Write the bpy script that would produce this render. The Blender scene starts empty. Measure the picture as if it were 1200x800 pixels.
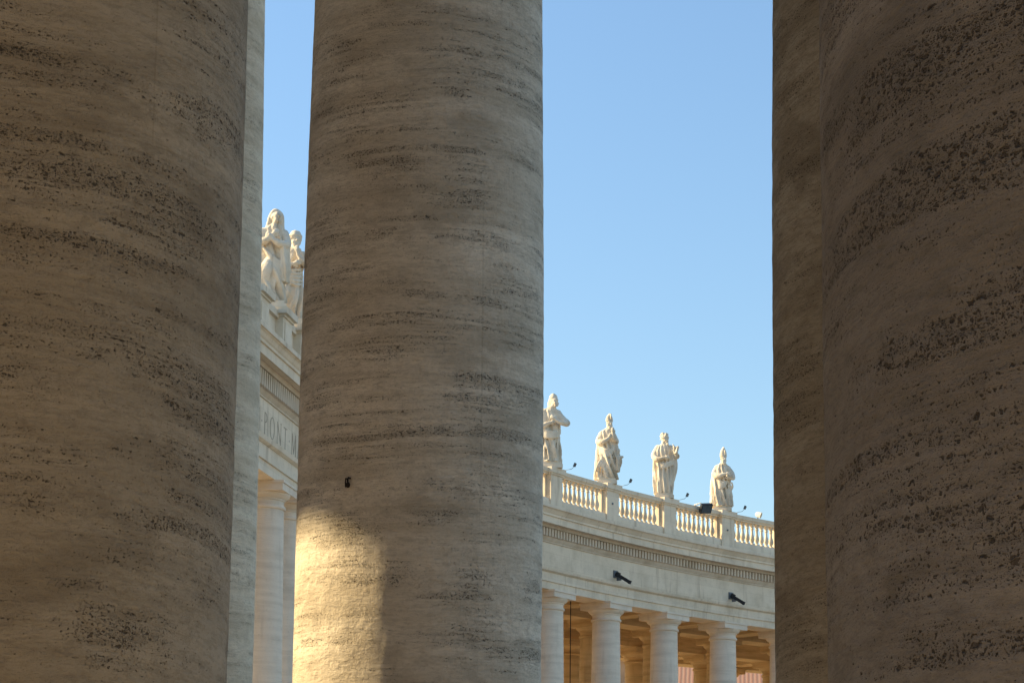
import bpy, bmesh, math, random
from mathutils import Vector, Matrix, noise
random.seed(7)
R_ = math.radians
sc = bpy.context.scene
COL = sc.collection

# ---------------------------------------------------------------- camera, world, sun, exposure
F_PX, PITCH, ROLL, SHIFT = 2491.4, 0.14319, 0.01131, 288.3
cam_d = bpy.data.cameras.new('camera'); cam = bpy.data.objects.new('camera', cam_d); COL.objects.link(cam)
cam_d.sensor_fit = 'HORIZONTAL'; cam_d.sensor_width = 36
cam_d.lens = 36 * F_PX / 1200; cam_d.shift_y = SHIFT / 1200
cam_d.clip_start = .1; cam_d.clip_end = 6000
_u0 = Vector((0, -math.sin(PITCH), math.cos(PITCH))); _f = Vector((0, math.cos(PITCH), math.sin(PITCH))); _r0 = Vector((1, 0, 0))
_r = _r0 * math.cos(ROLL) + _u0 * math.sin(ROLL); _u = -_r0 * math.sin(ROLL) + _u0 * math.cos(ROLL)
m = Matrix((_r, _u, -_f)).transposed().to_4x4(); m.translation = (0, 0, 1.6)
cam.matrix_world = m
sc.camera = cam

SUN_AZ, SUN_EL = R_(-78.5), R_(30.15)          # azimuth from +Y, clockwise
w = bpy.data.worlds.new('World'); sc.world = w; w.use_nodes = True
nt = w.node_tree
sky = nt.nodes.new('ShaderNodeTexSky'); sky.sky_type = 'NISHITA'; sky.sun_disc = False
sky.sun_elevation = SUN_EL; sky.sun_rotation = SUN_AZ; sky.altitude = 0
sky.air_density = 1.5; sky.dust_density = .4; sky.ozone_density = 4.8
nt.links.new(sky.outputs[0], nt.nodes['Background'].inputs[0]); nt.nodes['Background'].inputs[1].default_value = .105
sd = bpy.data.lights.new('sun', 'SUN'); sd.energy = 5; sd.angle = R_(.55); sd.color = (1, .79, .455)
sun = bpy.data.objects.new('sun', sd); COL.objects.link(sun)
sv = Vector((math.sin(SUN_AZ) * math.cos(SUN_EL), math.cos(SUN_AZ) * math.cos(SUN_EL), math.sin(SUN_EL)))
sun.rotation_euler = sv.to_track_quat('Z', 'Y').to_euler(); sun.location = sv * 60
sc.view_settings.view_transform = 'Standard'; sc.view_settings.look = 'None'
sc.view_settings.gamma = 1; sc.view_settings.exposure = .95
sc.render.engine = 'CYCLES'
sc.cycles.max_bounces = 12; sc.cycles.diffuse_bounces = 7; sc.cycles.use_denoising = True

CX, CY, RAD, DL, TH, TH2 = 61.626, 51.846, 73.276, .06174, .55679, -.61226     # ring of the colonnade
# ---------------------------------------------------------------- materials
class NT:
    def __init__(s, name):
        s.m = bpy.data.materials.new(name); s.m.use_nodes = True; s.t = s.m.node_tree
        s.b = s.t.nodes['Principled BSDF']; s.b.inputs['Specular IOR Level'].default_value = .25
    def n(s, typ, **k):
        nd = s.t.nodes.new(typ)
        for a, v in k.items(): setattr(nd, a, v)
        return nd
    def l(s, a, b): s.t.links.new(a, b)
    def math(s, op, a, b=None, clamp=False):
        nd = s.n('ShaderNodeMath', operation=op, use_clamp=clamp)
        for i, v in enumerate((a, b)):
            if v is None: continue
            if isinstance(v, (int, float)): nd.inputs[i].default_value = v
            else: s.l(v, nd.inputs[i])
        return nd.outputs[0]
    def scaled(s, vec, sx, sy, sz, rot=(0, 0, 0)):
        mp = s.n('ShaderNodeMapping'); mp.inputs['Scale'].default_value = (sx, sy, sz); mp.inputs['Rotation'].default_value = rot
        s.l(vec, mp.inputs[0]); return mp.outputs[0]
    def noise(s, vec, scale=1, detail=4, rough=.5, dist=0):
        nd = s.n('ShaderNodeTexNoise'); s.l(vec, nd.inputs['Vector']); nd.inputs['Scale'].default_value = scale
        nd.inputs['Detail'].default_value = detail; nd.inputs['Roughness'].default_value = rough; nd.inputs['Distortion'].default_value = dist
        return nd.outputs['Fac']
    def ramp(s, v, pts):
        nd = s.n('ShaderNodeValToRGB'); s.l(v, nd.inputs[0]); e = nd.color_ramp.elements
        while len(e) < len(pts): e.new(.5)
        for i, (p, c) in enumerate(pts):
            e[i].position = p; e[i].color = (*(c if hasattr(c, '__len__') else (c,) * 3), 1)
        return nd.outputs[0]
    def maprange(s, v, a, b, c, d, smooth=True):
        nd = s.n('ShaderNodeMapRange', interpolation_type='SMOOTHSTEP' if smooth else 'LINEAR'); s.l(v, nd.inputs[0])
        for i, x in enumerate((a, b, c, d)): nd.inputs[i + 1].default_value = x
        return nd.outputs[0]
    def mix(s, f, a, b, blend='MIX'):
        nd = s.n('ShaderNodeMix', data_type='RGBA', blend_type=blend)
        for i, v in ((0, f), (6, a), (7, b)):
            if isinstance(v, (int, float)): nd.inputs[i].default_value = v
            elif isinstance(v, tuple): nd.inputs[i].default_value = (*v, 1)
            else: s.l(v, nd.inputs[i])
        return nd.outputs[2]
    def coords(s, spread=37.):
        tc = s.n('ShaderNodeTexCoord'); oi = s.n('ShaderNodeObjectInfo')
        mp = s.n('ShaderNodeVectorMath', operation='SCALE'); cb = s.n('ShaderNodeCombineXYZ')
        s.l(oi.outputs['Random'], cb.inputs[0]); s.l(oi.outputs['Random'], cb.inputs[1]); cb.inputs[2].default_value = 0
        s.l(cb.outputs[0], mp.inputs[0]); mp.inputs[3].default_value = spread
        ad = s.n('ShaderNodeVectorMath', operation='ADD'); s.l(tc.outputs['Object'], ad.inputs[0]); s.l(mp.outputs[0], ad.inputs[1])
        return tc.outputs['Object'], ad.outputs[0]
    def bump(s, h, strength, dist, prev=None):
        nd = s.n('ShaderNodeBump'); s.l(h, nd.inputs['Height']); nd.inputs['Strength'].default_value = strength; nd.inputs['Distance'].default_value = dist
        if prev: s.l(prev, nd.inputs['Normal'])
        return nd.outputs[0]

def travertine_near(name, light, dark, tilt, pit=1.0, stain=1.0, ps=1.0):
    t = NT(name); obj, P = t.coords()
    warp = t.n('ShaderNodeTexNoise'); t.l(P, warp.inputs[0]); warp.inputs['Scale'].default_value = 1.1; warp.inputs['Detail'].default_value = 4
    ws = t.n('ShaderNodeVectorMath', operation='SUBTRACT'); t.l(warp.outputs['Color'], ws.inputs[0]); ws.inputs[1].default_value = (.5, .5, .5)
    wm = t.n('ShaderNodeVectorMath', operation='MULTIPLY'); t.l(ws.outputs[0], wm.inputs[0]); wm.inputs[1].default_value = (.0, .0, .09)
    wa = t.n('ShaderNodeVectorMath', operation='ADD'); t.l(P, wa.inputs[0]); t.l(wm.outputs[0], wa.inputs[1])
    Q = t.scaled(wa.outputs[0], 1, 1, 1, tilt)
    # block-wise tone of the inset repairs (brick coordinates wrapped round the shaft)
    sx = t.n('ShaderNodeSeparateXYZ'); t.l(obj, sx.inputs[0])
    ang = t.math('MULTIPLY', t.math('ARCTAN2', sx.outputs[1], sx.outputs[0]), .76)
    cb = t.n('ShaderNodeCombineXYZ'); t.l(ang, cb.inputs[0]); t.l(sx.outputs[2], cb.inputs[1])
    br = t.n('ShaderNodeTexBrick'); t.l(cb.outputs[0], br.inputs['Vector']); br.inputs['Scale'].default_value = 1
    br.inputs['Brick Width'].default_value = 1.59; br.inputs['Row Height'].default_value = 1.93; br.inputs['Mortar Size'].default_value = .0035
    br.inputs['Color1'].default_value = (.93, .925, .92, 1); br.inputs['Color2'].default_value = (1.05, 1.05, 1.05, 1); br.inputs['Mortar'].default_value = (.88, .87, .85, 1)
    strata = t.noise(t.scaled(Q, 1.0, 1.0, 9), 1, 5, .56)           # bedding bands
    broad = t.noise(t.scaled(Q, .35, .35, 2.2), 1, 3, .5)          # wide tone zones
    fine = t.noise(t.scaled(Q, 13, 13, 66), 1, 5, .68)               # thin lines in them
    blotch = t.noise(t.scaled(P, 1, 1, 1.9), 1.6, 7, .62)          # stains
    spots = t.noise(t.scaled(P, 1, 1, 1.6), 9, 6, .7)
    dk = lambda f, g=.97, h=.93: (dark[0] * f, dark[1] * f * g, dark[2] * f * h)
    base = t.ramp(strata, [(.34, dark), (.46, tuple(a * .5 + b * .5 for a, b in zip(dark, light))), (.56, light), (.70, tuple(min(1, c * 1.12) for c in light))])
    base = t.mix(t.maprange(broad, .42, .66, 0, .55 * stain), base, dk(.86))
    base = t.mix(t.maprange(fine, .36, .54, .40 * stain, 0), base, dk(.60))
    base = t.mix(t.maprange(t.noise(t.scaled(P, 1, 1, 1.7), 26, 5, .72), .50, .68, 0, .42 * stain), base, dk(.60))
    base = t.mix(t.maprange(blotch, .52, .64, 0, .55 * stain), base, dk(.58))
    base = t.mix(t.maprange(spots, .52, .68, 0, .5 * stain), base, dk(.62))
    base = t.mix(.8, base, br.outputs[0], 'MULTIPLY')
    # pores: voids lying in the bedding, clustered in some beds
    clus = t.maprange(t.noise(t.scaled(Q, .6, .6, 17), 1, 6, .68), .455, .63, 0, 1)      # the porous beds
    patch = t.maprange(t.noise(t.scaled(Q, 1.9, 1.9, 4), 1, 5, .65), .40, .58, .08, 1)   # which fade in and out
    thin = t.maprange(t.noise(t.scaled(Q, 1.0, 1.0, 30), 1, 5, .66), .47, .60, 0, .62)    # many thin pitted layers
    dens = t.math('MAXIMUM', t.math('MULTIPLY', clus, patch), t.math('MULTIPLY', thin, patch))
    vw = t.n('ShaderNodeTexNoise'); t.l(P, vw.inputs[0]); vw.inputs['Scale'].default_value = 70; vw.inputs['Detail'].default_value = 3
    vm = t.n('ShaderNodeVectorMath', operation='MULTIPLY_ADD'); t.l(vw.outputs['Color'], vm.inputs[0]); vm.inputs[1].default_value = (.022, .022, .014); t.l(Q, vm.inputs[2])
    def voids(sx_, sz_, power, rmax, bias, sharp):
        vo = t.n('ShaderNodeTexVoronoi'); vo.inputs['Scale'].default_value = 1; t.l(t.scaled(vm.outputs[0], sx_ * ps, sx_ * ps, sz_ * ps), vo.inputs['Vector'])
        sep = t.n('ShaderNodeSeparateColor'); t.l(vo.outputs['Color'], sep.inputs[0])   # every void has a size of its own
        rad = t.math('MULTIPLY', t.math('POWER', sep.outputs[0], power), rmax * pit)
        rad = t.math('MULTIPLY', rad, t.math('ADD', dens, bias, True))
        return t.math('MULTIPLY', t.math('SUBTRACT', rad, vo.outputs['Distance']), sharp, True)
    p1 = voids(105, 150, 1.5, .62, .34, 4.5)
    p2 = voids(46, 88, 4.4, .58, .30, 5)
    p3 = voids(190, 260, 1.0, .62, .30, 4)
    pall = t.math('MAXIMUM', t.math('MAXIMUM', p1, p2), t.math('MULTIPLY', p3, .6), True)
    base = t.mix(t.math('MULTIPLY', dens, .30), base, dk(.60))              # grime held in the porous beds
    base = t.mix(t.math('MULTIPLY', pall, .72), base, (.062, .046, .032))
    t.l(base, t.b.inputs['Base Color']); t.b.inputs['Roughness'].default_value = .85; t.b.inputs['Specular IOR Level'].default_value = .15
    # chisel marks, lumps, voids
    chis = t.noise(t.scaled(P, 48, 48, 11), 1, 5, .68)
    lump = t.noise(t.scaled(P, 9, 9, 14), 1, 8, .68)
    grain = t.noise(P, 140, 3, .65)
    h = t.math('ADD', t.math('MULTIPLY', chis, .24), t.math('MULTIPLY', lump, 1.0))
    h = t.math('ADD', h, t.math('MULTIPLY', grain, .16))
    h = t.math('ADD', h, t.math('MULTIPLY', fine, .34))
    h = t.math('SUBTRACT', h, t.math('MULTIPLY', pall, 1.2))
    t.l(t.bump(h, 1.0, .018), t.b.inputs['Normal'])
    return t.m

def travertine_far(name, light, dark, streak=.5, bands=True, blocks=False):
    t = NT(name); obj, P = t.coords(11.)
    strata = t.noise(t.scaled(P, .5, .5, 5, (.04, .03, 0)), 1, 5, .6)
    blotch = t.noise(P, .9, 5, .6)
    st = t.noise(t.scaled(P, 3.2, 3.2, .35), 1, 4, .6)            # rain streaks
    c = t.ramp(strata if bands else blotch, [(.32, dark), (.55, light), (.8, tuple(min(1, v * 1.07) for v in light))])
    c = t.mix(t.maprange(blotch, .5, .75, 0, .45), c, tuple(v * .74 for v in dark))
    c = t.mix(t.maprange(st, .55, .75, 0, streak), c, tuple(v * f for v, f in zip(dark, (.66, .62, .58))))
    sp = t.noise(t.scaled(P, 9, 9, 22), 1, 4, .65)
    c = t.mix(t.maprange(sp, .6, .72, 0, .35), c, tuple(v * .55 for v in dark))
    if blocks:                                   # ashlar joints following the curve of the building
        sx = t.n('ShaderNodeSeparateXYZ'); t.l(obj, sx.inputs[0])
        an = t.math('MULTIPLY', t.math('ARCTAN2', t.math('SUBTRACT', sx.outputs[1], CY), t.math('SUBTRACT', CX, sx.outputs[0])), RAD)
        cb = t.n('ShaderNodeCombineXYZ'); t.l(an, cb.inputs[0]); t.l(sx.outputs[2], cb.inputs[1])
        br = t.n('ShaderNodeTexBrick'); t.l(cb.outputs[0], br.inputs['Vector']); br.inputs['Scale'].default_value = 1
        br.inputs['Brick Width'].default_value = 1.83; br.inputs['Row Height'].default_value = .571; br.inputs['Mortar Size'].default_value = .007
        br.inputs['Color1'].default_value = (.93, .925, .915, 1); br.inputs['Color2'].default_value = (1.04, 1.035, 1.03, 1); br.inputs['Mortar'].default_value = (.84, .81, .77, 1)
        c = t.mix(.85, c, br.outputs[0], 'MULTIPLY')
    t.l(c, t.b.inputs['Base Color']); t.b.inputs['Roughness'].default_value = .85
    t.l(t.bump(t.math('ADD', sp, blotch), .6, .02), t.b.inputs['Normal'])
    return t.m

def plain(name, col, rough=.6, metal=0., var=.25, scale=6):
    t = NT(name); obj, P = t.coords()
    n = t.noise(P, scale, 4, .6)
    t.l(t.mix(t.maprange(n, .35, .7, 0, 1), col, tuple(c * (1 - var) for c in col)), t.b.inputs['Base Color'])
    t.b.inputs['Roughness'].default_value = rough; t.b.inputs['Metallic'].default_value = metal
    return t.m

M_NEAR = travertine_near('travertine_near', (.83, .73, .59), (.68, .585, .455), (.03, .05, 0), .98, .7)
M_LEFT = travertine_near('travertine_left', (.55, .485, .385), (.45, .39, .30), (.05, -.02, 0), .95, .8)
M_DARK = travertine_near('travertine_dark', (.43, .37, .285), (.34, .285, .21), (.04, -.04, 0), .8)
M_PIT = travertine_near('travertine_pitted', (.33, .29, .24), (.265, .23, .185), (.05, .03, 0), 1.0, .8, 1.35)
M_NEARG = travertine_near('travertine_weathered', (.93, .78, .585), (.76, .62, .44), (.02, -.03, 0), .8, .45)
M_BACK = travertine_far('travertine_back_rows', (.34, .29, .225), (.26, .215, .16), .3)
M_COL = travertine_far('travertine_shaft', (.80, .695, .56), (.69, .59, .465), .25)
M_ENT = travertine_far('travertine_entablature', (.81, .70, .545), (.66, .56, .42), .6, False, True)
M_MOULD = travertine_far('travertine_moulding', (.68, .58, .455), (.52, .42, .30), .45, False)
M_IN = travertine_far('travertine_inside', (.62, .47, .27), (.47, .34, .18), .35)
M_STAT = travertine_far('travertine_statue', (.76, .67, .53), (.50, .42, .31), .8, False)
M_BLACK = plain('black_housing', (.03, .034, .042), .45)
M_STEEL = plain('painted_steel', (.16, .18, .20), .5, .2)
M_WHITE = plain('white_housing', (.7, .7, .68), .5)
M_IRON = plain('rusty_iron', (.035, .026, .02), .8, .2)
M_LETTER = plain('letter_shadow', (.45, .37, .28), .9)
M_GLASS = plain('lamp_glass', (.10, .12, .14), .12)
M_OCHRE = plain('ochre_plaster', (.56, .40, .24), .9, 0, .2, .6)
M_WIN = plain('dark_window', (.05, .055, .06), .25)
M_SHUT = plain('shutter', (.16, .12, .08), .7)

def m_tiles():
    t = NT('roof_tiles'); obj, P = t.coords(3)
    wv = t.n('ShaderNodeTexWave', wave_type='BANDS', bands_direction='X'); t.l(obj, wv.inputs[0]); wv.inputs['Scale'].default_value = 1.0; wv.inputs['Distortion'].default_value = .6
    c = t.mix(t.maprange(wv.outputs['Fac'], .2, .8, 0, 1), (.34, .21, .155), (.30, .16, .115))
    c = t.mix(t.maprange(t.noise(P, 1.2, 4), .4, .7, 0, .4), c, (.3, .17, .12))
    t.l(c, t.b.inputs['Base Color']); t.b.inputs['Roughness'].default_value = .85
    t.l(t.bump(wv.outputs['Fac'], .5, .03), t.b.inputs['Normal']); return t.m
M_TILE = m_tiles()
def m_cobble():
    t = NT('cobbles'); tc = t.n('ShaderNodeTexCoord'); P = tc.outputs['Object']
    v = t.n('ShaderNodeTexVoronoi'); t.l(P, v.inputs['Vector']); v.inputs['Scale'].default_value = 8
    c = t.mix(t.maprange(t.noise(P, .15, 5), .35, .7, 0, 1), (.44, .385, .31), (.34, .29, .225))
    c = t.mix(t.maprange(v.outputs['Distance'], .3, .55, 0, .6), c, (.10, .09, .08))
    t.l(c, t.b.inputs['Base Color']); t.b.inputs['Roughness'].default_value = .8
    t.l(t.bump(v.outputs['Distance'], .5, .02), t.b.inputs['Normal']); return t.m
M_COBBLE = m_cobble()

# ---------------------------------------------------------------- helpers
def mesh_obj(name, verts, faces, mat, parent=None, smooth=False, sharp=None):
    me = bpy.data.meshes.new(name); me.from_pydata([tuple(v) for v in verts], [], faces); me.validate(); me.update()
    bm = bmesh.new(); bm.from_mesh(me); bmesh.ops.recalc_face_normals(bm, faces=bm.faces); bm.to_mesh(me); bm.free()
    if mat: me.materials.append(mat)
    if smooth:
        me.polygons.foreach_set('use_smooth', [True] * len(me.polygons))
        me.set_sharp_from_angle(angle=R_(sharp or 35))
    o = bpy.data.objects.new(name, me); COL.objects.link(o)
    if parent: o.parent = parent
    return o
def tag(o, label=None, cat=None, group=None, kind=None):
    if label: o['label'] = label
    if cat: o['category'] = cat
    if group: o['group'] = group
    if kind: o['kind'] = kind
    return o
def thing(name, label, cat, loc=(0, 0, 0), rz=0, group=None):
    o = bpy.data.objects.new(name, None); o.empty_display_size = .3; COL.objects.link(o)
    o.location = loc; o.rotation_euler = (0, 0, rz); return tag(o, label, cat, group)
def copy_to(o, parent=None, depth=3):
    c = o.copy(); COL.objects.link(c); c.parent = parent
    for ch in o.children: copy_to(ch, c)
    return c

class MB:
    def __init__(s): s.v = []; s.f = []
    def add(s, v, f):
        b = len(s.v); s.v += [Vector(x) for x in v]; s.f += [tuple(b + i for i in q) for q in f]; return s
    def box(s, x0, x1, y0, y1, z0, z1, mt=None):
        v = [Vector((x, y, z)) for x in (x0, x1) for y in (y0, y1) for z in (z0, z1)]
        if mt: v = [mt @ p for p in v]
        return s.add(v, [(0, 1, 3, 2), (4, 6, 7, 5), (0, 4, 5, 1), (2, 3, 7, 6), (0, 2, 6, 4), (1, 5, 7, 3)])
    def lathe(s, prof, n=32, mt=None, cap=True):
        v = []; f = []
        for r, z in prof:
            for i in range(n):
                a = 2 * math.pi * i / n; p = Vector((r * math.cos(a), r * math.sin(a), z)); v.append(mt @ p if mt else p)
        for j in range(len(prof) - 1):
            for i in range(n):
                k = (i + 1) % n; f.append((j * n + i, j * n + k, (j + 1) * n + k, (j + 1) * n + i))
        if cap: f.append(tuple(range(n))[::-1]); f.append(tuple((len(prof) - 1) * n + i for i in range(n)))
        return s.add(v, f)
    def tube(s, pts, rad, n=8, cap=True):
        pts = [Vector(p) for p in pts]; rad = rad if hasattr(rad, '__len__') else [rad] * len(pts)
        v = []; f = []; prev = None
        for i, p in enumerate(pts):
            d = (pts[min(i + 1, len(pts) - 1)] - pts[max(i - 1, 0)]).normalized()
            ref = prev if prev is not None else (Vector((0, 0, 1)) if abs(d.z) < .9 else Vector((1, 0, 0)))
            a = (ref - d * ref.dot(d)).normalized(); prev = a; b = d.cross(a)
            for k in range(n):
                t = 2 * math.pi * k / n; v.append(p + (a * math.cos(t) + b * math.sin(t)) * rad[i])
        for j in range(len(pts) - 1):
            for k in range(n):
                l = (k + 1) % n; f.append((j * n + k, j * n + l, (j + 1) * n + l, (j + 1) * n + k))
        if cap: f.append(tuple(range(n))[::-1]); f.append(tuple((len(pts) - 1) * n + k for k in range(n)))
        return s.add(v, f)
    def build(s, name, mat, parent=None, smooth=False, sharp=None): return mesh_obj(name, s.v, s.f, mat, parent, smooth, sharp)

# ---------------------------------------------------------------- plan of the colonnade: a circle round the piazza
CX, CY, RAD, DL, TH, TH2 = 61.626, 51.846, 73.276, .06174, .55679, -.61226
ROWS = [0, 4.43, 10.6, 15.0]
def ring(a, off, z=0.): return Vector((CX - (RAD + off) * math.cos(a), CY - (RAD + off) * math.sin(a), z))
def ring_rz(a): return a            # local +x then points at the piazza centre
def sweep(mb, prof, a0, a1, n, close=True):
    """prof: (distance outwards from the front row axis, z), swept along the ring"""
    m_ = len(prof); v = []; f = []
    for i in range(n + 1):
        a = a0 + (a1 - a0) * i / n
        v += [ring(a, o, z) for o, z in prof]
    for i in range(n):
        for j in range(m_ if close else m_ - 1):
            k = (j + 1) % m_; f.append((i * m_ + j, i * m_ + k, (i + 1) * m_ + k, (i + 1) * m_ + j))
    if close: f.append(tuple(range(m_))); f.append(tuple(n * m_ + j for j in range(m_))[::-1])
    mb.add(v, f)

GROUND = -.5
# ---------------------------------------------------------------- ground
mb = MB(); mb.add([(-3000, -3000, GROUND), (3000, -3000, GROUND), (3000, 3000, GROUND), (-3000, 3000, GROUND)], [(0, 1, 2, 3)])
tag(mb.build('ground', M_COBBLE), kind='structure')

# ---------------------------------------------------------------- column meshes
ZT = 14.95
def shaft_prof(zt=14.17, n=26):
    R = lambda z: .769 - .001 * (z - 4.2) ** 2 if z < 4.2 else .769 - .0044 * (z - 4.2) ** 2 if z < 6.0 else .7547 - .0143 * (z - 6.0)
    return [(R(z), z) for z in [.55 + (zt - .55) * i / n for i in range(n + 1)]]
def cap_prof(d=0):
    p = [(.62, 14.10), (.69, 14.12), (.71, 14.17), (.69, 14.22), (.645, 14.24), (.645, 14.38), (.68, 14.40), (.68, 14.44), (.72, 14.46), (.80, 14.52), (.845, 14.60), (.84, 14.64)]
    return [(r, z + d) for r, z in p]
def base_prof(): return [(.86, .18), (.98, .20), (1.0, .28), (.98, .37), (.88, .40), (.86, .44), (.80, .47), (.785, .552)]
def cap_mesh(mat, n=40, d=0, name='capital'):
    mb = MB(); mb.lathe(cap_prof(d), n); mb.box(-.86, .86, -.86, .86, 14.63 + d, 14.86 + d); mb.box(-.90, .90, -.90, .90, 14.862 + d, 14.948 + d)
    return mb.build(name, mat, None, True, 30)
def base_mesh(mat, n=40):
    mb = MB(); mb.lathe(base_prof(), n); mb.box(-1.02, 1.02, -1.02, 1.02, 0, .179); return mb.build('base', mat, None, True, 30)
def make_column(name, mat, nseg, zt=14.17, d=0):
    mb = MB(); mb.lathe(shaft_prof(zt), nseg); s = mb.build(name, mat, None, True, 40)
    c = cap_mesh(mat, 40, d); c.parent = s; b = base_mesh(mat); b.parent = s; return s
def put_part_column(proto, parent, p, rz):
    c = copy_to(proto); c.parent = parent; c.location = p; c.rotation_euler = (0, 0, rz); return c

# the courses of the entablature: (name, material, closed profile of (towards the piazza, z)); lo = underside of the architrave
def ent_courses(lo=14.95, half=.62):
    s = lo - 14.95
    return [('architrave', 'ENT', [(-half, lo), (.60, lo), (.60, 15.28 + s * .9), (.665, 15.29 + s * .9), (.665, 15.68 + s * .7), (.70, 15.69 + s * .7), (.79, 15.75 + s * .7), (.82, 15.86 + s * .6), (-half, 15.861 + s * .6)]),
            ('frieze', 'ENT', [(-half, 15.863 + s * .6), (.65, 15.863 + s * .6), (.65, 16.998 + s * .4), (-half, 16.998 + s * .4)]),
            ('bed_moulding', 'MOULD', [(-half, 17.0 + s * .4), (.70, 17.0 + s * .4), (.70, 17.05 + s * .4), (.78, 17.13 + s * .4), (.81, 17.2 + s * .4), (.81, 17.585), (.96, 17.59), (1.02, 17.67), (1.04, 17.718), (-half, 17.718)]),
            ('cornice', 'ENT', [(-half, 17.72), (1.24, 17.72), (1.24, 17.70), (1.30, 17.70), (1.30, 18.0), (1.36, 18.01), (1.36, 18.10), (1.40, 18.14), (1.45, 18.24), (1.51, 18.30), (1.56, 18.31), (1.56, 18.45), (1.50, 18.47), (-half, 18.49)])]

def ring_structure(root, a0, a1, inside=None):
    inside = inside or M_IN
    n = max(8, int(abs(a1 - a0) * RAD / .9))
    # front entablature towards the piazza
    for nm, mt_, pr in ent_courses():
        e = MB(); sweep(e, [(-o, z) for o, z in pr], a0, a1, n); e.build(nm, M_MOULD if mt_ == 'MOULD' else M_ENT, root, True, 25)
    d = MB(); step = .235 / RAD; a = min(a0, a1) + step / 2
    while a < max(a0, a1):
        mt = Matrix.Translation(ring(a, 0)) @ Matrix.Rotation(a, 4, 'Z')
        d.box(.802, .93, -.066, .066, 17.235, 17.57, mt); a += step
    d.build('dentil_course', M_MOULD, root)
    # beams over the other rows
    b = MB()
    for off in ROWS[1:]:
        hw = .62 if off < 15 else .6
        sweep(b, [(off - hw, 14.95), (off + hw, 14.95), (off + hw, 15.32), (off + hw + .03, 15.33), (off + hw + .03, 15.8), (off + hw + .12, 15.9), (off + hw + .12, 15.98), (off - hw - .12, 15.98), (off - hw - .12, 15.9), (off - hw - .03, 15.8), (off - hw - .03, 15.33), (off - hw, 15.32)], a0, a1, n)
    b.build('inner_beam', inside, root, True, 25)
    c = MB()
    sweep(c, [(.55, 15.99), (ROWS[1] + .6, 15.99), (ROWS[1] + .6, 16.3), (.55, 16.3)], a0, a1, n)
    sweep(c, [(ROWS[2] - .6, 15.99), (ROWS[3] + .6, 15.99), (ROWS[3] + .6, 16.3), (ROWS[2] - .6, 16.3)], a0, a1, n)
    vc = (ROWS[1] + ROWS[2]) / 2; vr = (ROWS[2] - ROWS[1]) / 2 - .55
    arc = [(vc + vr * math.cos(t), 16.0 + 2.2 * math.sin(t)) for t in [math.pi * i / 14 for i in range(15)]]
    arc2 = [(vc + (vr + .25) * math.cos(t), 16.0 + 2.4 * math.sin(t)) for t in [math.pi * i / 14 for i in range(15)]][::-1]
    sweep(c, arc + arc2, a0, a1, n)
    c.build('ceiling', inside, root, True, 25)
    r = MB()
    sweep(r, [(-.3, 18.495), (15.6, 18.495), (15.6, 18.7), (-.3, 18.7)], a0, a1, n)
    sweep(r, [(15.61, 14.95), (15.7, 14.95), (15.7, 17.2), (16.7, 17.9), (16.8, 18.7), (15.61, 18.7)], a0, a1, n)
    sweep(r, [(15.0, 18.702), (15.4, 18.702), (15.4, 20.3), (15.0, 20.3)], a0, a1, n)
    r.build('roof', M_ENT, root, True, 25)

def radial_beams(root, angles, mat=None):
    for a in angles:
        for o0, o1 in ((.64, ROWS[1] - .66), (ROWS[2] + .66, ROWS[3] - .66)):
            b = MB(); b.box(-o1, -o0, -.5, .5, 15.0, 15.84); b.box(-o1, -o0, -.58, .58, 15.84, 15.983)
            o = b.build('cross_beam', mat or M_IN, root); o.location = ring(a, 0); o.rotation_euler = (0, 0, a)

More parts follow.
